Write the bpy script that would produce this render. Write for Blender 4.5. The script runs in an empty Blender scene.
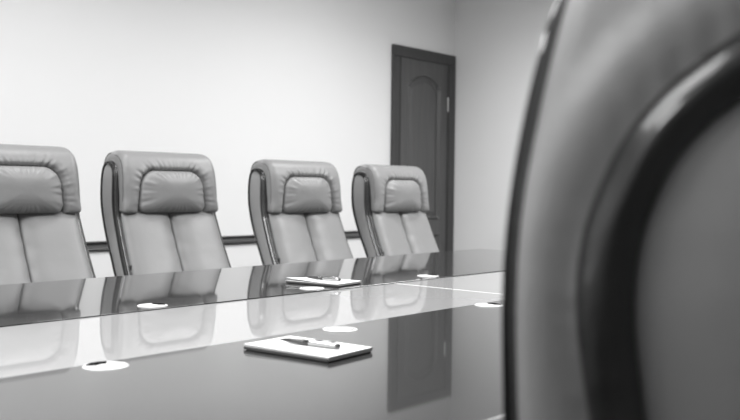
import bpy, bmesh, math, random
from mathutils import Vector, Matrix, noise

SC = bpy.context.scene
COL = SC.collection
random.seed(4)
PI = math.pi

# ------------------------------------------------------------------ materials
def nodes_of(name):
    m = bpy.data.materials.new(name)
    m.use_nodes = True
    nt = m.node_tree
    return m, nt, nt.nodes['Principled BSDF']

def setv(b, k, v):
    if k in b.inputs:
        b.inputs[k].default_value = v

def plain(name, g, rough=.5, metal=0., coat=0., coat_rough=.05, spec=.5, ior=1.5, bump=0., scale=200., var=0.):
    m, nt, b = nodes_of(name)
    setv(b, 'Base Color', (g, g, g, 1)); setv(b, 'Roughness', rough); setv(b, 'Metallic', metal)
    setv(b, 'Coat Weight', coat); setv(b, 'Coat Roughness', coat_rough)
    setv(b, 'Specular IOR Level', spec); setv(b, 'IOR', ior)
    tc = nt.nodes.new('ShaderNodeTexCoord')
    if bump > 0:
        n = nt.nodes.new('ShaderNodeTexNoise'); n.inputs['Scale'].default_value = scale
        n.inputs['Detail'].default_value = 4
        bp = nt.nodes.new('ShaderNodeBump'); bp.inputs['Strength'].default_value = bump
        bp.inputs['Distance'].default_value = .002
        nt.links.new(tc.outputs['Object'], n.inputs['Vector'])
        nt.links.new(n.outputs['Fac'], bp.inputs['Height'])
        nt.links.new(bp.outputs['Normal'], b.inputs['Normal'])
    if var > 0:
        n2 = nt.nodes.new('ShaderNodeTexNoise'); n2.inputs['Scale'].default_value = 6
        rp = nt.nodes.new('ShaderNodeValToRGB')
        lo, hi = g * (1 - var), g * (1 + var)
        rp.color_ramp.elements[0].color = (lo, lo, lo, 1); rp.color_ramp.elements[0].position = .3
        rp.color_ramp.elements[1].color = (hi, hi, hi, 1); rp.color_ramp.elements[1].position = .7
        nt.links.new(tc.outputs['Object'], n2.inputs['Vector'])
        nt.links.new(n2.outputs['Fac'], rp.inputs['Fac'])
        nt.links.new(rp.outputs['Color'], b.inputs['Base Color'])
    return m

def leather(name, g, rough=.42, fine=.12):
    """soft hide: fine pebble grain plus slow soft creasing"""
    m, nt, b = nodes_of(name)
    setv(b, 'Base Color', (g, g, g, 1)); setv(b, 'Roughness', rough); setv(b, 'Specular IOR Level', .45)
    tc = nt.nodes.new('ShaderNodeTexCoord')
    v = nt.nodes.new('ShaderNodeTexVoronoi'); v.inputs['Scale'].default_value = 420
    n = nt.nodes.new('ShaderNodeTexNoise'); n.inputs['Scale'].default_value = 14; n.inputs['Detail'].default_value = 3
    for t in (v, n):
        nt.links.new(tc.outputs['Object'], t.inputs['Vector'])
    b1 = nt.nodes.new('ShaderNodeBump'); b1.inputs['Strength'].default_value = fine; b1.inputs['Distance'].default_value = .001
    b2 = nt.nodes.new('ShaderNodeBump'); b2.inputs['Strength'].default_value = .25; b2.inputs['Distance'].default_value = .006
    nt.links.new(v.outputs['Distance'], b1.inputs['Height'])
    nt.links.new(n.outputs['Fac'], b2.inputs['Height'])
    nt.links.new(b1.outputs['Normal'], b2.inputs['Normal'])
    nt.links.new(b2.outputs['Normal'], b.inputs['Normal'])
    return m

def wood(name, lo, hi, rough=.4, coat=.0, stretch=(14, 14, .9), coat_rough=.08, spec=.5):
    m, nt, b = nodes_of(name)
    tc = nt.nodes.new('ShaderNodeTexCoord')
    mp = nt.nodes.new('ShaderNodeMapping'); mp.inputs['Scale'].default_value = stretch
    n = nt.nodes.new('ShaderNodeTexNoise'); n.inputs['Scale'].default_value = 5; n.inputs['Detail'].default_value = 8
    n.inputs['Roughness'].default_value = .65
    rp = nt.nodes.new('ShaderNodeValToRGB')
    rp.color_ramp.elements[0].position = .35; rp.color_ramp.elements[0].color = (lo, lo, lo, 1)
    rp.color_ramp.elements[1].position = .68; rp.color_ramp.elements[1].color = (hi, hi, hi, 1)
    nt.links.new(tc.outputs['Object'], mp.inputs['Vector'])
    nt.links.new(mp.outputs['Vector'], n.inputs['Vector'])
    nt.links.new(n.outputs['Fac'], rp.inputs['Fac'])
    nt.links.new(rp.outputs['Color'], b.inputs['Base Color'])
    setv(b, 'Roughness', rough); setv(b, 'Coat Weight', coat); setv(b, 'Coat Roughness', coat_rough)
    setv(b, 'Specular IOR Level', spec)
    return m

M = dict(
    wall=plain('painted wall', .80, rough=.9, bump=.08, scale=140, spec=.2),
    ceiling=plain('painted ceiling', .82, rough=.95, spec=.1),
    carpet=plain('grey carpet', .16, rough=1., bump=.6, scale=260, spec=.05, var=.1),
    leather=leather('grey leather', .20),
    leather_side=leather('grey side leather', .26, rough=.5),
    trim=wood('dark lacquered wood', .012, .022, rough=.3, coat=.5, stretch=(3, 3, 3), spec=.3),
    piping=plain('dark stitching', .05, rough=.6),
    tag=plain('dark tag', .02, rough=.6),
    table=wood('dark table veneer', .024, .036, rough=.25, coat=1., stretch=(1.2, 14, 14), coat_rough=.035, spec=.1),
    table_edge=wood('dark table edging', .016, .03, rough=.3, coat=.5, stretch=(1.2, 14, 14)),
    glass=plain('white back painted glass', .36, rough=.012, coat=0., spec=.5),
    joint=plain('bright joint strip', .85, rough=.35),
    stripe=plain('bright inlay', .7, rough=.4),
    grommet=plain('white plastic', .62, rough=.35),
    slot=plain('dark cable slot', .010, rough=.9, spec=0.),
    ring=plain('grey groove', .16, rough=.5),
    paper=plain('white paper', .90, rough=.85, spec=.2),
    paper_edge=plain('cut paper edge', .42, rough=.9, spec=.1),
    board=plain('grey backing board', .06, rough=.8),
    pen_dark=plain('dark pen barrel', .035, rough=.25, coat=.5),
    chrome=plain('chrome', .42, rough=.2, metal=1.),
    door=wood('dark door wood', .062, .088, rough=.42, stretch=(9, 9, .5)),
    door_frame=wood('darker door frame wood', .034, .050, rough=.45, stretch=(9, 9, .5)),
    rail=wood('dark rail wood', .022, .034, rough=.35, stretch=(.6, 9, 9)),
    rail_mid=wood('mid rail wood', .10, .13, rough=.35, stretch=(.6, 9, 9)),
    hinge=plain('brushed steel', .6, rough=.35, metal=1.),
    base=plain('black polished base', .02, rough=.3, coat=.3),
    rubber=plain('black castor', .012, rough=.55),
)

# ------------------------------------------------------------------ helpers
def obj(name, bm, mat, parent=None, smooth=True, sharp=None):
    bmesh.ops.recalc_face_normals(bm, faces=bm.faces)
    me = bpy.data.meshes.new(name)
    for f in bm.faces:
        f.smooth = smooth
    if sharp is not None:
        for e in bm.edges:
            if len(e.link_faces) == 2 and e.calc_face_angle(0) > sharp:
                e.smooth = False
    bm.to_mesh(me); bm.free()
    mats = mat if isinstance(mat, (list, tuple)) else [mat]
    for m in mats:
        me.materials.append(m)
    o = bpy.data.objects.new(name, me)
    COL.objects.link(o)
    if parent is not None:
        o.parent = parent
    return o

def empty(name, label, cat, loc=(0, 0, 0), rz=0., group=None):
    o = bpy.data.objects.new(name, None)
    COL.objects.link(o)
    o.empty_display_size = .1
    o.location = loc; o.rotation_euler = (0, 0, rz)
    o['label'] = label; o['category'] = cat
    if group:
        o['group'] = group
    return o

def struct(o):
    o['kind'] = 'structure'
    return o

def copy_tree(src, parent=None):
    c = src.copy()
    COL.objects.link(c)
    if parent is not None:
        c.parent = parent
    for ch in list(src.children):
        copy_tree(ch, c)
    return c

def add_box(bm, x0, x1, y0, y1, z0, z1, bevel=0., seg=2):
    ret = bmesh.ops.create_cube(bm, size=1)
    vs = ret['verts']
    for v in vs:
        v.co = Vector((x0 + (v.co.x + .5) * (x1 - x0), y0 + (v.co.y + .5) * (y1 - y0), z0 + (v.co.z + .5) * (z1 - z0)))
    if bevel > 0:
        es = set()
        for v in vs:
            es.update(v.link_edges)
        bmesh.ops.bevel(bm, geom=list(es), offset=bevel, segments=seg, affect='EDGES', profile=.6)
    return bm

def box(name, x0, x1, y0, y1, z0, z1, mat, parent=None, bevel=0., seg=2):
    bm = bmesh.new()
    add_box(bm, x0, x1, y0, y1, z0, z1, bevel, seg)
    return obj(name, bm, mat, parent, smooth=False)

def interp(tab, z):
    if z <= tab[0][0]:
        a, b = tab[0], tab[1]
    elif z >= tab[-1][0]:
        a, b = tab[-2], tab[-1]
    else:
        for a, b in zip(tab, tab[1:]):
            if a[0] <= z <= b[0]:
                break
    return a[1] + (b[1] - a[1]) * (z - a[0]) / (b[0] - a[0])

def catmull(pts, closed=False, sub=8):
    out = []
    n = len(pts)
    rng = range(n) if closed else range(n - 1)
    for i in rng:
        if closed:
            p0, p1, p2, p3 = (pts[(i + k) % n] for k in (-1, 0, 1, 2))
        else:
            p0, p1, p2, p3 = pts[max(i - 1, 0)], pts[i], pts[i + 1], pts[min(i + 2, n - 1)]
        for s in range(sub):
            t = s / sub
            q = []
            for a, b, c, d in zip(p0, p1, p2, p3):
                q.append(.5 * (2 * b + (c - a) * t + (2 * a - 5 * b + 4 * c - d) * t * t + (3 * b - a - 3 * c + d) * t ** 3))
            out.append(tuple(q))
    if not closed:
        out.append(tuple(pts[-1]))
    return out

def resample(pts, n, closed=False):
    P = list(pts) + ([pts[0]] if closed else [])
    d = [0.]
    for a, b in zip(P, P[1:]):
        d.append(d[-1] + math.dist(a, b))
    out = []
    k = 0
    for i in range(n):
        s = d[-1] * i / (n if closed else n - 1)
        while k < len(d) - 2 and d[k + 1] < s:
            k += 1
        t = 0 if d[k + 1] == d[k] else (s - d[k]) / (d[k + 1] - d[k])
        out.append(tuple(a + (b - a) * t for a, b in zip(P[k], P[k + 1])))
    return out

def normals2(pts, closed=True):
    """left-hand normals of a 2-D polyline"""
    n = len(pts); out = []
    for i in range(n):
        a = pts[(i - 1) % n] if closed or i > 0 else pts[i]
        b = pts[(i + 1) % n] if closed or i < n - 1 else pts[i]
        dx, dy = b[0] - a[0], b[1] - a[1]
        L = math.hypot(dx, dy) or 1.
        out.append((-dy / L, dx / L))
    return out

def area2(pts):
    return .5 * sum(a[0] * b[1] - b[0] * a[1] for a, b in zip(pts, pts[1:] + pts[:1]))

def extrude_profile(bm, prof, hw, rad, nx=40, nb=6, deform=None):
    """closed (y,z) profile pushed out along x with rounded ends; rad may vary per point"""
    if area2(prof) < 0:
        prof = prof[::-1]
    nrm = normals2(prof)                     # inward for a counter-clockwise loop
    R = [rad(p) if callable(rad) else rad for p in prof]
    rows = []
    for k in range(nb + 1):
        a = PI / 2 * k / nb
        rows.append((-1, a))
    for k in range(1, nx):
        rows.append((k / nx, None))
    for k in range(nb, -1, -1):
        rows.append((1, PI / 2 * k / nb))
    rings = []
    for tag_, a in rows:
        ring = []
        for p, n, r in zip(prof, nrm, R):
            if a is None:
                x = -(hw - r) + 2 * (hw - r) * tag_; d = 0.
            else:
                x = tag_ * (hw - r + r * math.cos(a)); d = r * (1 - math.sin(a))
            co = Vector((x, p[0] + n[0] * d, p[1] + n[1] * d))
            if deform:
                co = deform(co)
            ring.append(bm.verts.new(co))
        rings.append(ring)
    m = len(prof)
    for a, b in zip(rings, rings[1:]):
        for i in range(m):
            j = (i + 1) % m
            bm.faces.new((a[i], a[j], b[j], b[i]))
    bm.faces.new(rings[0]); bm.faces.new(rings[-1][::-1])
    return bm

def tube(bm, pts, r, n=6, closed=False):
    P = [Vector(p) for p in pts]
    rings = []
    up = Vector((.3, .2, 1)).normalized()
    for i, p in enumerate(P):
        a = P[max(i - 1, 0)]; b = P[min(i + 1, len(P) - 1)]
        t = (b - a).normalized()
        u = t.cross(up)
        if u.length < 1e-4:
            u = t.cross(Vector((1, 0, 0)))
        u.normalize(); v = t.cross(u)
        rr = r(i / (len(P) - 1)) if callable(r) else r
        rings.append([bm.verts.new(p + (u * math.cos(2 * PI * k / n) + v * math.sin(2 * PI * k / n)) * rr) for k in range(n)])
    for a, b in zip(rings, rings[1:]):
        for k in range(n):
            bm.faces.new((a[k], a[(k + 1) % n], b[(k + 1) % n], b[k]))
    bm.faces.new(rings[0]); bm.faces.new(rings[-1][::-1])
    return bm

def lathe(bm, prof, n=40, c=(0, 0, 0)):
    """(r,z) profile spun around z"""
    rings = []
    for r, z in prof:
        if r < 1e-6:
            rings.append([bm.verts.new((c[0], c[1], c[2] + z))])
        else:
            rings.append([bm.verts.new((c[0] + r * math.cos(2 * PI * k / n), c[1] + r * math.sin(2 * PI * k / n), c[2] + z)) for k in range(n)])
    for a, b in zip(rings, rings[1:]):
        for k in range(n):
            j = (k + 1) % n
            if len(a) == 1 and len(b) == 1:
                continue
            if len(a) == 1:
                bm.faces.new((a[0], b[j], b[k]))
            elif len(b) == 1:
                bm.faces.new((a[k], a[j], b[0]))
            else:
                bm.faces.new((a[k], a[j], b[j], b[k]))
    return bm

# ------------------------------------------------------------------ camera
YAW, PITCH, ROLL, FPX = 0.8495, -0.0238, 0.0113, 900.
CAMZ = 1.06
cy, sy = math.cos(YAW), math.sin(YAW)
F0, R0, U0 = Vector((sy, cy, 0)), Vector((cy, -sy, 0)), Vector((0, 0, 1))
F1 = F0 * math.cos(PITCH) + U0 * math.sin(PITCH)
U1 = U0 * math.cos(PITCH) - F0 * math.sin(PITCH)
R2 = R0 * math.cos(ROLL) + U1 * math.sin(ROLL)
U2 = U1 * math.cos(ROLL) - R0 * math.sin(ROLL)
cd = bpy.data.cameras.new('camera')
cam = bpy.data.objects.new('camera', cd)
COL.objects.link(cam)
cam.matrix_world = Matrix(((R2.x, U2.x, -F1.x, 0), (R2.y, U2.y, -F1.y, 0), (R2.z, U2.z, -F1.z, CAMZ), (0, 0, 0, 1)))
cd.sensor_width = 36.; cd.lens = 36. * FPX / 740.
cd.clip_start = .02
cd.dof.use_dof = True; cd.dof.focus_distance = 2.5; cd.dof.aperture_fstop = 4.2
SC.camera = cam

# ------------------------------------------------------------------ room
XL, XR, YF, YB, ZC = -3.0, 6.070, -2.6, 4.426, 2.80
struct(box('floor', XL - .1, XR + .1, YF - .1, YB + .1, -.1, 0, M['carpet']))
struct(box('ceiling', XL - .1, XR + .1, YF - .1, YB + .1, ZC, ZC + .1, M['ceiling']))
struct(box('wall_back', XL - .1, XR + .1, YB, YB + .1, 0, ZC, M['wall']))
struct(box('wall_right', XR, XR + .1, YF, YB, 0, ZC, M['wall']))
struct(box('wall_left', XL - .1, XL, YF, YB, 0, ZC, M['wall']))
struct(box('wall_front', XL - .1, XR + .1, YF - .1, YF, 0, ZC, M['wall']))

DX0, DX1, DTOP = 5.258, 6.052, 2.160
# skirting
struct(box('baseboard_back', XL, DX0, YB - .014, YB, 0, .08, M['rail'], bevel=.003))
struct(box('baseboard_right', XR - .014, XR, YF, YB - .05, 0, .08, M['rail'], bevel=.003))

# chair rail: dark moulding with a paler middle, on the back wall up to the door
bm = bmesh.new()
prof = [(0, .697), (-.016, .699), (-.020, .706), (-.018, .712), (-.012, .714), (-.012, .733), (-.018, .736), (-.026, .741), (-.027, .747), (-.022, .750), (0, .751)]
a = [bm.verts.new((XL, YB + y, z)) for y, z in prof]
b = [bm.verts.new((DX0, YB + y, z)) for y, z in prof]
for i in range(len(prof) - 1):
    f = bm.faces.new((a[i], a[i + 1], b[i + 1], b[i]))
bm.faces.new(a); bm.faces.new(b[::-1])
for f in bm.faces:
    zc = sum(v.co.z for v in f.verts) / len(f.verts)
    f.material_index = 1 if (len(f.verts) == 4 and .714 < zc < .735) else 0
me_o = obj('trim_1', bm, [M['rail'], M['rail_mid']], smooth=False)
struct(me_o)

# door with its frame
door = empty('door_1', 'dark wooden door with an arched raised panel in the room corner', 'door', ((DX0 + DX1) / 2, YB, 0))
struct(door)
ox = (DX0 + DX1) / 2
def lx(x): return x - ox
# frame: two jambs and a head, moulded in three steps
bm = bmesh.new()
JW = .094
def frame_board(x0, x1, z0, z1):
    add_box(bm, x0, x1, -.030, 0, z0, z1, .006, 2)
frame_board(lx(DX0), lx(DX0) + JW, 0, DTOP - .0845)
frame_board(lx(DX1) - JW, lx(DX1), 0, DTOP - .0845)
frame_board(lx(DX0), lx(DX1), DTOP - .084, DTOP)
add_box(bm, lx(DX0) + JW - .022, lx(DX0) + JW - .006, -.036, -.002, 0, DTOP - .085, .004, 2)
add_box(bm, lx(DX1) - JW + .006, lx(DX1) - JW + .022, -.036, -.002, 0, DTOP - .085, .004, 2)
obj('door_frame', bm, M['door_frame'], door, smooth=False)
# leaf built as a height field so that the arched panel is really moulded
PX0, PX1, PZ0, PZS, PZA = lx(5.441), lx(5.860), .82, 1.880, 1.962
def arch_top(x):
    u = (x - (PX0 + PX1) / 2) / ((PX1 - PX0) / 2)
    u = max(-1, min(1, u))
    if abs(u) > .86:
        return PZS
    c = math.cos(u / .86 * PI / 2)
    return PZS + .012 + (PZA - PZS - .012) * c ** .8
def panel_d(x, z, low):
    """distance inside the panel outline (positive = inside)"""
    if low:
        return min(x - PX0, PX1 - x, z - .16, .70 - z)
    dt = (arch_top(x) - z)
    sl = abs(arch_top(x + .004) - arch_top(x - .004)) / .008
    return min(x - PX0, PX1 - x, z - PZ0, dt / math.sqrt(1 + min(sl, 2.5) ** 2))
def leaf_y(x, z):
    d = max(panel_d(x, z, False), panel_d(x, z, True))
    if d <= 0: return 0.
    if d < .008: return -.010 * math.sin(d / .008 * PI)          # bead
    if d < .020: return .014 * (d - .008) / .012                  # fall into the recess
    if d < .030: return .014
    if d < .062: return .014 - .012 * (d - .030) / .032           # bevel of the raised field
    return .002
bm = bmesh.new()
x0, x1 = lx(DX0) + JW - .004, lx(DX1) - JW + .004
nxv, nzv = 150, 380
grid = []
for j in range(nzv + 1):
    z = .008 + (DTOP - .086 - .008) * j / nzv
    grid.append([bm.verts.new((x0 + (x1 - x0) * i / nxv, -.018 + leaf_y(x0 + (x1 - x0) * i / nxv, z), z)) for i in range(nxv + 1)])
for j in range(nzv):
    for i in range(nxv):
        bm.faces.new((grid[j][i], grid[j][i + 1], grid[j + 1][i + 1], grid[j + 1][i]))
ret = bmesh.ops.extrude_edge_only(bm, edges=[e for e in bm.edges if len(e.link_faces) == 1])
for g in ret['geom']:
    if isinstance(g, bmesh.types.BMVert):
        g.co.y = -.001
leaf = obj('door_leaf', bm, M['door'], door, sharp=math.radians(50))
for hz in (1.754, .32):
    bm = bmesh.new()
    for k in range(3):
        zz = hz - .057 + k * .039
        lathe(bm, [(0, 0), (.0055, 0), (.0055, .036), (0, .036)], 14, (x1 - .004, -.024, zz))
    h = obj('hinge', bm, M['hinge'], leaf, sharp=math.radians(40))
    h['label'] = 'bright steel hinge'
bm = bmesh.new()
tube(bm, [(x0 + .05, -.018, 1.0), (x0 + .05, -.065, 1.0), (x0 + .06, -.072, 1.0), (x0 + .16, -.072, 1.0)], .009, 10)
lathe(bm, [(0, -.006), (.026, -.006), (.026, .006), (0, .006)], 20, (0, 0, 0))
for v in bm.verts:
    if abs(v.co.x) < .03 and abs(v.co.z) < .0065 and abs(v.co.y) < .03:
        v.co = Vector((x0 + .05 + v.co.x, -.023 + v.co.z, 1.0 + v.co.y))
obj('door_handle', bm, M['hinge'], leaf)

# ------------------------------------------------------------------ table
TZ = .75
TX0, TX1, YN, YS0, YS1, YE = -.60, 3.945, .600, 1.392, 1.903, 2.682
SEAM = 2.2906
table = empty('conference_table', 'long dark glossy conference table with a white glass strip down the middle', 'table', (1.6, 1.65, 0))
def lt(x, y): return x - 1.6, y - 1.65
def slab(name, x0, x1, y0, y1, z0, z1, mat, bev=.003, clip=None):
    a, c = lt(x0, y0); b, d = lt(x1, y1)
    bm = bmesh.new()
    add_box(bm, a, b, c, d, z0, z1)
    if clip:
        for v in bm.verts:
            if v.co.x > b - 1e-4:
                v.co.x += clip(v.co.y + 1.65)
    bmesh.ops.bevel(bm, geom=list(bm.edges), offset=bev, segments=3, affect='EDGES', profile=.5)
    return obj(name, bm, mat, table, smooth=False)
endc = lambda y: -.010 * abs(y - 1.6)
o = slab('table_leaf', TX0, TX1, YS1, YE, TZ - .042, TZ, M['table'], .0008, endc)
o['label'] = 'dark glossy leaf on the far side'
o = slab('table_leaf', TX0, TX1, YN, YS0, TZ - .042, TZ, M['table'], .0040, endc)
o['label'] = 'dark glossy leaf on the near side'
slab('glass_strip', TX0, SEAM - .002, YS0 + .0004, YS1 - .0004, TZ - .040, TZ - .0030, M['glass'], .0004)
slab('glass_strip', SEAM + .002, TX1 - .004, YS0 + .0004, YS1 - .0004, TZ - .040, TZ - .0030, M['glass'], .0004)
o = slab('joint_strip', SEAM - .002, SEAM + .002, YS0 + .0004, YS1 - .0004, TZ - .040, TZ - .0024, M['joint'], .0003)
o['label'] = 'thin bright joint across the white strip'
o = slab('edge_line', TX0 + .08, TX1 - .10, .6715, .6745, TZ - .003, TZ + .0002, M['stripe'], .0001)  # thin bright line running just inside the near edge
o['label'] = 'thin bright line along the near edge'
slab('apron', TX0 + .25, TX1 - .25, 1.25, 2.05, TZ - .10, TZ - .0425, M['table_edge'], .004)
for px in (-.1, 1.65, 3.4):
    slab('pedestal', px - .05, px + .05, 1.30, 2.00, 0., TZ - .1005, M['table_edge'], .005)

# cable grommets let into the table top
def grommet(x, y, ang, slot):
    bx, by = lt(x, y)
    bm = bmesh.new()
    lathe(bm, [(0, -.01), (.030, -.01), (.0325, -.002), (.0385, -.001), (.0390, .0008), (.0375, .0020), (.0345, .0025),
               (.0310, .0024), (.0302, .0018), (.0294, .0024), (0, .0025)], 48)
    g = obj('cable_grommet', bm, M['grommet'], table, sharp=math.radians(60))
    g.location = (bx, by, TZ)
    g.rotation_euler = (0, 0, ang)
    bm = bmesh.new()
    if slot:
        pts = []
        for k in range(13):
            t = -.8 + 1.6 * k / 12
            pts.append((.0325 * math.cos(t), .0325 * math.sin(t)))
        for k in range(13):
            t = .8 - 1.6 * k / 12
            pts.append((.0150 * math.cos(t * .9) - .001, .0150 * math.sin(t * .9)))
        lo = [bm.verts.new((px, py, .001)) for px, py in pts]
        hi = [bm.verts.new((px, py, .0034)) for px, py in pts]
        for k in range(len(pts)):
            j = (k + 1) % len(pts)
            bm.faces.new((lo[k], lo[j], hi[j], hi[k]))
        bm.faces.new(lo); bm.faces.new(hi[::-1])
        s = obj('cable_slot', bm, M['slot'], g, smooth=False)
        s['label'] = 'dark open cable slot'
    else:
        lathe(bm, [(.0285, .001), (.0285, .0027), (.0300, .0027), (.0300, .001)], 48)
        s = obj('lid_ring', bm, M['ring'], g, smooth=False)
        s['label'] = 'grey ring round a closed lid'
    return g
grommet(.856, 1.352, math.radians(100), True)
grommet(1.436, 1.346, 0, False)
grommet(2.022, 1.349, math.radians(-5), True)
grommet(1.376, 1.957, math.radians(10), True)
grommet(1.962, 1.960, 0, False)
grommet(2.548, 1.961, math.radians(-5), True)

# ------------------------------------------------------------------ note pads and pens
def notepad(x, y, rz, label, lift):
    root = empty('notepad', label, 'notepad', (x, y, TZ), rz, 'notepads on the conference table')
    W, L = .134, .206
    bm = bmesh.new(); add_box(bm, -W / 2 + .002, W / 2 - .002, -L / 2 + .002, L / 2 - .002, .0002, .0028, .0006, 1)
    o = obj('backing_board', bm, M['board'], root, sharp=math.radians(30)); o['label'] = 'dark backing board'
    bm = bmesh.new(); add_box(bm, -W / 2, W / 2, -L / 2, L / 2, .0028, .0092, .0004, 1)
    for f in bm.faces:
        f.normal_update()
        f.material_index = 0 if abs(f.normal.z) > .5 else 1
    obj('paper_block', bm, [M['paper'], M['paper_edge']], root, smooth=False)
    # topmost sheets: lifting slightly at one corner
    bm = bmesh.new()
    g = []
    n = 16
    for j in range(n + 1):
        row = []
        for i in range(n + 1):
            u, v = i / n, j / n
            z = .0093 + lift * max(0, (1 - u) * .6 + v * .6 - .55) ** 2 * 2
            row.append(bm.verts.new((-W / 2 + W * u, -L / 2 + L * v, z)))
        g.append(row)
    fs = []
    for j in range(n):
        for i in range(n):
            fs.append(bm.faces.new((g[j][i], g[j][i + 1], g[j + 1][i + 1], g[j + 1][i])))
    ret = bmesh.ops.extrude_face_region(bm, geom=fs)
    for q in ret['geom']:
        if isinstance(q, bmesh.types.BMVert):
            q.co.z += .0007
    obj('top_sheet', bm, M['paper'], root, sharp=math.radians(40))
    # thin dark strip along the left long edge
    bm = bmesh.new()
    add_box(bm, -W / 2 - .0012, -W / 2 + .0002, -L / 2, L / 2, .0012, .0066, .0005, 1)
    o = obj('edge_strip', bm, M['board'], root, sharp=math.radians(30)); o['label'] = 'dark strip on the long edge'
    return root

def pen(x, y, z, rz, label):
    """lies along its own -y (cap end) to +y (tip)"""
    root = empty('pen', label, 'pen', (x, y, z), rz, 'ballpoint pens on the notepads')
    R = .0056
    def lay(bm):
        for v in bm.verts:
            v.co = Vector((v.co.x, v.co.z, v.co.y + R + .0002))
        return bm
    bm = lathe(bmesh.new(), [(0, .072), (.0008, .0715), (.0012, .067), (.0028, .060), (.0042, .048), (.0052, .034), (.0056, .020), (.0056, -.001), (0, -.001)], 20)
    o = obj('barrel', lay(bm), M['pen_dark'], root); o['label'] = 'dark barrel with pointed tip'
    bm = lathe(bmesh.new(), [(0, 0), (.0058, 0), (.0062, -.002), (.0060, -.006), (.0060, -.050), (.0056, -.060), (.0050, -.062), (0, -.062)], 20)
    o = obj('cap', lay(bm), M['chrome'], root, sharp=math.radians(50)); o['label'] = 'chrome cap'
    bm = bmesh.new(); add_box(bm, -.0016, .0016, -.058, -.012, 2 * R + .0008, 2 * R + .0022, .0006, 1)
    add_box(bm, -.0016, .0016, -.058, -.053, 2 * R - .002, 2 * R + .0016, .0004, 1)
    o = obj('clip', bm, M['chrome'], root, sharp=math.radians(40))
    bm = lathe(bmesh.new(), [(0, -.061), (.0051, -.061), (.0050, -.066), (.0036, -.0685), (0, -.069)], 20)
    o = obj('end_button', lay(bm), M['pen_dark'], root); o['label'] = 'dark end button'
    return root

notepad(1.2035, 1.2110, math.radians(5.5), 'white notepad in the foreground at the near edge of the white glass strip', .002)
pen(1.2040, 1.2080, TZ + .0104, math.radians(10), 'dark pen with chrome cap lying on the foreground notepad')
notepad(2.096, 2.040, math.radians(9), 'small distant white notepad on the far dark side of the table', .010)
pen(2.0858, 2.0324, TZ + .0118, math.radians(8), 'tiny dark pen with bright cap on the distant notepad')

# ------------------------------------------------------------------ the executive chair
RT = [(.40, -.085), (.47, -.062), (.55, -.040), (.64, -.008), (.70, .014), (.755, .038), (.80, .057), (.84, .075), (.88, .091), (.92, .105), (.96, .117), (1.0, .127), (1.04, .133), (1.08, .136), (1.13, .136)]
FT = [(.40, -.185), (.47, -.165), (.55, -.143), (.64, -.113), (.70, -.092), (.755, -.070), (.80, -.052), (.84, -.037), (.88, -.023), (.92, -.010), (.96, .002), (1.0, .010), (1.04, .013), (1.07, .014), (1.13, .014)]
HW = .214
SH = -.022
def Rr(z): return interp(RT, z) + SH
def Ff(z): return interp(FT, z) + SH
def Ss(z): return Ff(z) - SH - .026
def bulge(x): return .026 * (1 - min(1., abs(x) / HW) ** 3.2)
def smoothstep(a, b, t):
    t = max(0., min(1., (t - a) / (b - a)))
    return t * t * (3 - 2 * t)

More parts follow.
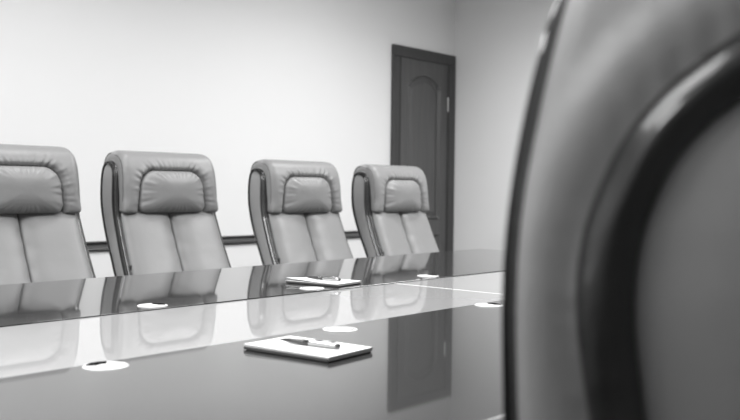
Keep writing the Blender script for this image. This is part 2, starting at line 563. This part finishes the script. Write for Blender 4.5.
def chair_parts(root):
    Lm, Ls, W = M['leather'], M['leather_side'], M['trim']
    bo = [(-.130, .56), (-.142, .66), (-.155, .75), (-.168, .83), (-.178, .89), (-.185, .945), (-.184, .985), (-.178, 1.015), (-.165, 1.048), (-.148, 1.072),
          (-.124, 1.093), (-.088, 1.114), (-.045, 1.128)]
    bo = bo + [(0, 1.132)] + [(-x, z) for x, z in reversed(bo)]
    bo = [(x * .903, z) for x, z in bo]
    bo = resample(catmull(bo, False, 8), 120)
    seg = resample(bo, 60)
    top_tab = [(0, 1.132), (.079, 1.114), (.112, 1.093), (.134, 1.072), (.149, 1.048), (.161, 1.015)]
    # --- shell of the back
    zs = [.53 + (1.12 - .53) * i / 24 for i in range(25)]
    front = [(Ss(z) + .014, z) for z in zs if z < .98]
    prof = front + [(-.016, 1.00), (-.018, 1.08), (-.014, 1.13), (.004, 1.165), (.030, 1.184), (.060, 1.189), (.088, 1.185), (.107, 1.165), (.113, 1.13)]
    prof += [(Rr(z), z) for z in reversed(zs) if z < 1.10]
    prof += [(-.07, .523), (-.13, .522)]
    prof = resample(catmull(prof, True, 4), 150, True)
    def rad(p):
        return .012 + .012 * smoothstep(Ff(p[1]) + .03, Rr(p[1]) - .01, p[0])
    def defo(co):
        w = smoothstep(.5, 1., (co.y - Ss(min(co.z, 1.1))) / max(.02, Rr(min(co.z, 1.1)) - Ss(min(co.z, 1.1))))
        top = 1 - smoothstep(1.13, 1.19, co.z)
        ax = abs(co.x)
        roll = 0.
        if w > 0:
            inside = False
            dd = min(math.dist((co.x, co.z), q) for q in seg)
            zt = interp(top_tab, ax) if ax < .16 else 0
            if (ax > .16 or co.z > zt) and dd < .056:
                roll = .008 * math.sin(PI * max(0, dd - .004) / .052)
        return Vector((co.x, co.y + (bulge(co.x) * (.35 + .65 * top) + roll) * w, co.z))
    bm = extrude_profile(bmesh.new(), prof, HW, rad, nx=72, nb=6, deform=defo)
    back = obj('backrest', bm, Ls, root)

    # dark welt down the rear corners and over the top
    pq = prof if area2(prof) > 0 else prof[::-1]
    pn = normals2(pq)
    for sd in (-1, 1):
        pts = []
        for p, n in zip(pq, pn):
            mid = .5 * (Ss(min(p[1], 1.1)) + Rr(min(p[1], 1.1)))
            if p[0] > mid + .012 and (p[0] > .03 or p[1] < 1.) and p[1] > .535:
                r = rad(p); an = math.radians(38)
                pts.append(defo(Vector((sd * (HW - r + r * math.cos(an)), p[0] + n[0] * r * (1 - math.sin(an)), p[1] + n[1] * r * (1 - math.sin(an))))))
        pts.sort(key=lambda v: math.atan2(v.z - .8, v.y + .3))
        bm = tube(bmesh.new(), pts, .0028, 8)
        o = obj('welt', bm, M['piping'], back); o['label'] = 'dark welt along the rear corner'

    # --- headrest cap that wraps over the top
    cp = [(-.040, .965), (-.050, .969), (-.055, .985), (-.055, 1.04), (-.051, 1.09), (-.042, 1.135), (-.024, 1.168), (.002, 1.186), (.034, 1.192),
          (.058, 1.192), (.082, 1.187), (.100, 1.170), (.102, 1.150), (.088, 1.139), (.058, 1.139), (.022, 1.132), (-.001, 1.105), (-.009, 1.05), (-.013, 1.0), (-.018, .970), (-.031, .966)]
    cp = resample(catmull(cp, True, 10), 170, True)
    PB, PT = .966, 1.120                       # pillow bottom / top
    def psd(x, z):
        """signed distance to the pillow outline (negative inside)"""
        hz = (PT - PB + .04) / 2; cz = PB - .04 + hz
        hx = .151 - .012 * smoothstep(PB, PT, z)
        r = .055
        qx, qz = abs(x) - hx + r, abs(z - cz) - hz + r
        return math.hypot(max(qx, 0), max(qz, 0)) + min(max(qx, qz), 0) - r
    def capdef(co):
        if co.y > .02:
            return co
        s = psd(co.x, co.z)
        w = smoothstep(.02, -.02, co.y)
        ang = math.atan2(co.z - 1.02, co.x * .9)
        dy = 0.
        if s < 0:
            dy = .026
        else:
            dy = .012 * math.exp(-(s / .009) ** 2)
            corner = .35 + .65 * abs(math.sin(2 * ang)) if co.z > 1.0 else .5
            wr = math.sin(ang * 31 + 2.2 * math.sin(ang * 7)) * .7 + .3 * math.sin(ang * 57 + 1)
            dy += .0024 * wr * corner * math.exp(-((s - .014) / .022) ** 2)
            dy -= .0015 * math.exp(-((s - .035) / .02) ** 2)
        return Vector((co.x, co.y + dy * w, co.z))
    def crad(p):
        out = max(smoothstep(.0, -.03, p[0]), smoothstep(1.145, 1.172, p[1])) * (.35 + .65 * smoothstep(.965, 1.03, p[1]))
        return .004 + .026 * out
    bm = extrude_profile(bmesh.new(), cp, .2150, crad, nx=120, nb=8, deform=capdef)
    cap = obj('headrest', bm, Lm, root)
    # dark stitched seam round each end of the cap
    for s in (-1, 1):
        q = cp if area2(cp) > 0 else cp[::-1]
        nn = normals2(q)
        pts = []
        for p, n in zip(q, nn):
            d = .017
            r = crad(p)
            if r > .024 and p[1] > .985:
                pts.append((s * (.2150 - r + r * math.cos(math.asin(1 - d / r)) + .0003), p[0] + n[0] * d, p[1] + n[1] * d))
        pts.sort(key=lambda c: math.atan2(c[2] - 1.02, c[1] - .03))
        # walk round from the rear over the top and down the front
        pts.sort(key=lambda c: (math.atan2(c[2] - 1.05, c[1] - .03) + 2 * PI) % (2 * PI))
        bm = tube(bmesh.new(), pts, .0011, 5)
        o = obj('piping', bm, M['piping'], cap); o['label'] = 'dark stitched seam'

    # --- pillow set into the headrest
    def pill(x_c, z_c, bound, y0, th, n=40, wr=.0, slope=0.):
        bm = bmesh.new(); rows = []
        for j in range(n + 1):
            row = []
            for i in range(n + 1):
                u, v = -1 + 2 * i / n, -1 + 2 * j / n
                rho = max(abs(u), abs(v))
                th_ = math.atan2(v, u)
                bx, bz = bound(th_)
                x, z = x_c + bx * rho, z_c + bz * rho
                h = max(0, 1 - rho ** 2.6) ** .55
                w_ = math.sin(th_ * 23 + 1.7 * math.sin(th_ * 5)) + .5 * math.sin(th_ * 41)
                y = y0 - th * h + wr * w_ * smoothstep(.55, .95, rho) * (1 - smoothstep(.97, 1., rho)) + slope * (z - z_c)
                row.append(bm.verts.new((x, y, z)))
            rows.append(row)
        for j in range(n):
            for i in range(n):
                bm.faces.new((rows[j][i], rows[j][i + 1], rows[j + 1][i + 1], rows[j + 1][i]))
        ret = bmesh.ops.extrude_edge_only(bm, edges=[e for e in bm.edges if len(e.link_faces) == 1])
        vs = [g for g in ret['geom'] if isinstance(g, bmesh.types.BMVert)]
        for v in vs:
            v.co.y += .02
        return bm
    hx, hz, pr = .150, (PT - PB) / 2, .062
    zc = (PT + PB) / 2
    def pbound(t):
        c, s = math.cos(t), math.sin(t)
        rr = pr if s > 0 else .028
        lo, hi = 0., .4
        for _ in range(26):
            m = (lo + hi) / 2
            x, z = abs(c * m), s * m
            hxx = hx - .012 * (z + hz) / (2 * hz)
            qx, qz = x - hxx + rr, abs(z) - hz + rr
            d = math.hypot(max(qx, 0), max(qz, 0)) + min(max(qx, qz), 0) - rr
            if d < 0: lo = m
            else: hi = m
        return c * lo, s * lo
    bm = pill(0, zc, pbound, -.038, .042, 72, .0013, .02)
    obj('headrest_pillow', bm, Lm, root)

    # --- the two long front cushions with the seam between them
    for s in (-1, 1):
        bm = bmesh.new(); rows = []
        nu, nv = 26, 60
        z0, z1 = .540, .978
        for j in range(nv + 1):
            row = []
            v = -1 + 2 * j / nv
            vv = math.copysign(1 - (1 - abs(v)) ** 1.6, v)
            z = (z0 + z1) / 2 + (z1 - z0) / 2 * vv
            for i in range(nu + 1):
                u = -1 + 2 * i / nu
                uu = math.copysign(1 - (1 - abs(u)) ** 1.6, u)
                x = s * (.1062 + .1058 * uu)
                inner = uu < 0
                e = max(0, 1 - abs(uu) ** (2.4 if inner else 4.5)) ** .5 * max(0, 1 - abs(vv) ** 10) ** .5
                y = Ss(z) + .010 - .037 * e
                # small pull folds running off the seam and the lower outer edge
                y += .0012 * math.sin(z * 95 + 2 * s) * math.exp(-(abs(x) / .03)) * (1 - abs(vv) ** 8)
                y += .0016 * math.sin((abs(x) * 34 + z * 60)) * smoothstep(.86, .72, z) * e * .5
                row.append(bm.verts.new((x, y, z)))
            rows.append(row)
        for j in range(nv):
            for i in range(nu):
                bm.faces.new((rows[j][i], rows[j][i + 1], rows[j + 1][i + 1], rows[j + 1][i]))
        ret = bmesh.ops.extrude_edge_only(bm, edges=[e for e in bm.edges if len(e.link_faces) == 1])
        for g in ret['geom']:
            if isinstance(g, bmesh.types.BMVert):
                g.co.y += .02
        obj('back_cushion', bm, Lm, root)

    # --- ribbon of moulded wood from an outer path and per-point width
    def ribbon(bm, outer, inner, place, sec):
        n = len(outer); rings = []
        for p, q in zip(outer, inner):
            ring = []
            for t, h in sec:
                a = p[0] + (q[0] - p[0]) * t; b = p[1] + (q[1] - p[1]) * t
                ring.append(bm.verts.new(place(a, b, h)))
            rings.append(ring)
        k = len(sec)
        for a, b in zip(rings, rings[1:]):
            for i in range(k):
                j = (i + 1) % k
                bm.faces.new((a[i], a[j], b[j], b[i]))
        bm.faces.new(rings[0]); bm.faces.new(rings[-1][::-1])
        return bm
    SEC = [(0, -.020), (0, .003), (.05, .0060), (.15, .0095), (.28, .0095), (.38, .0055), (.48, .0030), (.58, .0050), (.72, .0095), (.84, .0100), (.94, .0070), (1, .004), (1, -.020)]
    # --- side: arched wood trim round an inset leather panel
    fz = [.54, .59, .64, .70, .755, .80, .84, .88, .92, .96, 1.0, 1.04, 1.07]
    outer = [(Ff(z) - .004, z) for z in fz] + [(x + SH, z) for x, z in [(.014, 1.100), (.024, 1.130), (.048, 1.149), (.078, 1.155), (.106, 1.151), (.122, 1.136), (.128, 1.108)]]
    outer += [(Rr(z) - .007, z) for z in reversed(fz)]
    outer = resample(catmull(outer, False, 8), 110)
    nn = normals2(outer, False)
    n = len(outer)
    inner = []
    for i, (p, nv) in enumerate(zip(outer, nn)):
        t = i / (n - 1)
        w = .036 - .028 * smoothstep(.40, .56, t)
        # wood narrows where the arch is tight
        inner.append((p[0] - nv[0] * w, p[1] - nv[1] * w))
    for s in (-1, 1):
        pl = lambda a, b, h: Vector((s * (HW + (h * (1 - .5 * smoothstep(.06, .10, a - Ff(b))) if h > 0 else h)), a, b))
        bm = ribbon(bmesh.new(), outer, inner, pl, SEC)
        obj('side_trim', bm, W, root, sharp=math.radians(60))
        bm = bmesh.new(); half = n // 2; rows = []
        for i in range(half):
            a, b = inner[i], inner[n - 1 - i]
            row = []
            for k in range(9):
                t = k / 8
                bl = .0065 * (4 * t * (1 - t)) ** .6 * smoothstep(0, 6, half - 1 - i)
                row.append(bm.verts.new((s * (HW + .0008 + bl), a[0] + (b[0] - a[0]) * t, a[1] + (b[1] - a[1]) * t)))
            rows.append(row)
        for a, b in zip(rows, rows[1:]):
            for k in range(8):
                bm.faces.new((a[k], a[k + 1], b[k + 1], b[k]))
        ret = bmesh.ops.extrude_edge_only(bm, edges=[e for e in bm.edges if len(e.link_faces) == 1])
        for g in ret['geom']:
            if isinstance(g, bmesh.types.BMVert):
                g.co.x -= s * .006
        obj('side_panel', bm, Ls, root)
    # --- back: larger arch of the same wood round a leather panel
    bn = normals2(bo, False)
    bi = []
    for i, (p, nv) in enumerate(zip(bo, bn)):
        bi.append((p[0] - nv[0] * .036, p[1] - nv[1] * .036))
    yb = lambda x, z: Rr(min(z, 1.13)) + bulge(x)
    SECB = [(0, -.012), (0, .003), (.05, .0068), (.15, .0110), (.27, .0153), (.38, .0187), (.48, .0203), (.58, .0195), (.72, .0155), (.86, .0105), (1, .004), (1, -.012)]
    pl = lambda a, b, h: Vector((a, yb(a, b) + h, b))
    bm = ribbon(bmesh.new(), bo, bi, pl, SECB)
    obj('back_trim', bm, W, root, sharp=math.radians(60))
    bm = bmesh.new(); n = len(bi); half = n // 2; rows = []
    for i in range(half):
        a, b = bi[i], bi[n - 1 - i]
        row = []
        for k in range(25):
            t = k / 24
            x = a[0] + (b[0] - a[0]) * t; z = a[1] + (b[1] - a[1]) * t
            bl = .008 * min(1, 6 * t * (1 - t)) ** .7 * smoothstep(0, 8, half - 1 - i)
            row.append(bm.verts.new((x, yb(x, z) + .001 + bl, z)))
        rows.append(row)
    for a, b in zip(rows, rows[1:]):
        for k in range(24):
            bm.faces.new((a[k], a[k + 1], b[k + 1], b[k]))
    ret = bmesh.ops.extrude_edge_only(bm, edges=[e for e in bm.edges if len(e.link_faces) == 1])
    for g in ret['geom']:
        if isinstance(g, bmesh.types.BMVert):
            g.co.y -= .008
    obj('back_panel', bm, Ls, root)

    # --- little dark tag at the front side seam
    bm = bmesh.new(); add_box(bm, -HW - .0030, -HW + .006, Ss(.775) - .003, Ss(.775) + .006, .766, .784, .0015, 1)
    o = obj('tag', bm, M['tag'], root, sharp=math.radians(40)); o['label'] = 'small dark tag on the side seam'

    # --- the back is moulded: rear corners drawn in towards the top, then set at its real size
    K = 1.2
    def fin(o):
        for v in o.data.vertices:
            x, y, z = v.co
            nar = .015 * (max(0, z - .93) / .218) ** 1.75 * (.45 + .55 * smoothstep(.0, .09, y))
            x -= x / .23 * nar
            y -= .07 * max(0., .95 - z)
            x *= 1 + .20 * max(0., .95 - z)
            v.co = Vector((x * K, y * K, CAMZ + (z - CAMZ) * K))
        for c in o.children:
            fin(c)
    for o in list(root.children):
        fin(o)
    # --- seat
    sp = [(-.11, .425), (-.13, .49), (-.17, .515), (-.30, .522), (-.48, .518), (-.58, .505), (-.625, .475), (-.63, .44), (-.60, .415), (-.35, .405), (-.15, .408)]
    sp = resample(catmull(sp, True, 8), 90, True)
    bm = extrude_profile(bmesh.new(), sp, .250, .030, nx=16, nb=6)
    obj('seat', bm, Lm, root)
    # --- pedestal
    bm = lathe(bmesh.new(), [(0, .09), (.030, .09), (.030, .24), (.024, .245), (.024, .40), (.07, .402), (.09, .412), (0, .414)], 24, (0, -.34, 0))
    obj('gas_column', bm, M['base'], root, sharp=math.radians(40))
    bm = bmesh.new()
    lathe(bm, [(0, .085), (.045, .085), (.050, .10), (.045, .135), (0, .14)], 24, (0, -.34, 0))
    cast = []
    for k in range(5):
        a = 2 * PI * k / 5 + PI / 2
        d = Vector((math.cos(a), math.sin(a), 0)); e = Vector((-d.y, d.x, 0)); c = Vector((0, -.34, 0))
        secs = []
        for t, w, z0, z1 in ((.03, .030, .088, .130), (.15, .024, .078, .112), (.27, .018, .066, .090), (.292, .012, .064, .082)):
            p = c + d * t
            secs.append([bm.verts.new(p + e * sx * w + Vector((0, 0, z))) for sx, z in ((-1, z0), (-1, z1 - .006), (-.55, z1), (.55, z1), (1, z1 - .006), (1, z0))])
        for s0, s1 in zip(secs, secs[1:]):
            for i in range(6):
                j = (i + 1) % 6
                bm.faces.new((s0[i], s0[j], s1[j], s1[i]))
        bm.faces.new(secs[0]); bm.faces.new(secs[-1][::-1])
        cast.append((c + d * .27, d, e))
    obj('star_base', bm, M['base'], root, sharp=math.radians(40))
    for p, d, e in cast:
        bm = bmesh.new()
        for sx in (-1, 1):
            m = lathe(bmesh.new(), [(0, -.009), (.022, -.009), (.027, -.005), (.027, .005), (.022, .009), (0, .009)], 20)
            for f in m.faces:
                pass
            idx = {}
            for v in m.verts:
                w = p + e * (sx * .013 + v.co.z) + d * v.co.x + Vector((0, 0, .0272 + v.co.y))
                idx[v] = bm.verts.new(w)
            for f in m.faces:
                bm.faces.new([idx[v] for v in f.verts])
            m.free()
        lathe(bm, [(0, .03), (.008, .03), (.008, .070), (0, .070)], 10, (p.x, p.y, 0))
        obj('caster', bm, M['rubber'], root, sharp=math.radians(40))

YC = 2.812 * 1.2
far = [  # x of the middle, y, turn, seat height change, label
    (1.441 * 1.2, YC, 0., 0., 'grey leather executive chair cut off by the left edge of the photo'),
    (2.034 * 1.2, YC, 0., -.004, 'grey leather executive chair second from left, the one left of the wide wall gap'),
    (2.742 * 1.2, YC, 0., -.016, 'grey leather executive chair behind the distant notepad, third from left'),
    (3.388 * 1.2, YC, math.radians(2), -.020, 'grey leather executive chair standing in front of the dark door'),
]
proto = empty('executive_chair', far[0][4], 'chair', (far[0][0], far[0][1], 0), far[0][2], 'executive chairs along the far side of the table')
chair_parts(proto)
def lift(root, dz):
    for ch in root.children:
        k = ch.name.split('.')[0]
        if k not in ('star_base', 'caster'):
            ch.location.z += dz
for x, y, rz, dz, lab in far[1:]:
    c = copy_tree(proto)
    lift(c, dz)
    c.location = (x, y, 0); c.rotation_euler = (0, 0, rz); c['label'] = lab
# the chair close to the camera, turned away and raised a little
PHI = math.radians(67); TH = PI - PHI
D = .60 * 1.2
A = Vector((D * .8265, D * .563, 0))
base = A - .229 * 1.2 * Vector((math.cos(TH), math.sin(TH), 0)) - .105 * 1.2 * Vector((-math.sin(TH), math.cos(TH), 0))
near = copy_tree(proto)
near.location = (base.x, base.y, 0); near.rotation_euler = (0, 0, TH)
near['label'] = 'large blurred chair back in the right foreground, seen from behind'
del near['group']
lift(near, .048)
def draw_in(o):
    o.data = o.data.copy()
    for v in o.data.vertices:
        zl = CAMZ + (v.co.z - CAMZ) / 1.2
        v.co.x *= 1 - .105 * (max(0., zl - .93) / .218) ** 1.75
    for c in o.children:
        draw_in(c)
for ch in near.children:
    if ch.name.split('.')[0] not in ('star_base', 'caster', 'gas_column', 'seat'):
        draw_in(ch)

# ------------------------------------------------------------------ light: ceiling panels of the room, plus one added fill lamp
def area(name, loc, sx, sy, power, rot=(0, 0, 0), spread=180):
    l = bpy.data.lights.new(name, 'AREA'); l.shape = 'RECTANGLE'; l.size = sx; l.size_y = sy; l.energy = power; l.spread = math.radians(spread)
    l.color = (1, 1, 1)
    o = bpy.data.objects.new(name, l); COL.objects.link(o)
    o.location = loc; o.rotation_euler = rot
    return o
area('ceiling_or_fill_lamp', (.6, 2.1, 2.78), 1.2, 1.8, 48, spread=180)
for lx_, p_ in ((2.2, 13), (4.2, 20)):
    area('ceiling_or_fill_lamp', (lx_, 3.0, 2.78), 1.0, .4, p_, spread=165)
for lx_, p_ in ((2.6, 20), (4.7, 64)):
    area('ceiling_or_fill_lamp', (lx_, 1.4, 2.78), 1.0, .6, p_, spread=160)
area('ceiling_or_fill_lamp', (-1.5, 2.0, 2.78), 1.2, .8, 75, spread=180)  # unseen fill, added to lift the near chair's back and the chair sides

w = bpy.data.worlds.new('world'); SC.world = w; w.use_nodes = True
w.node_tree.nodes['Background'].inputs['Color'].default_value = (.5, .5, .5, 1)
w.node_tree.nodes['Background'].inputs['Strength'].default_value = .1

SC.view_settings.view_transform = 'Standard'
SC.view_settings.look = 'None'
SC.view_settings.exposure = .5
SC.view_settings.gamma = 1.
SC.view_settings.use_curve_mapping = False
SC.cycles.use_denoising = True
SC.cycles.max_bounces = 10
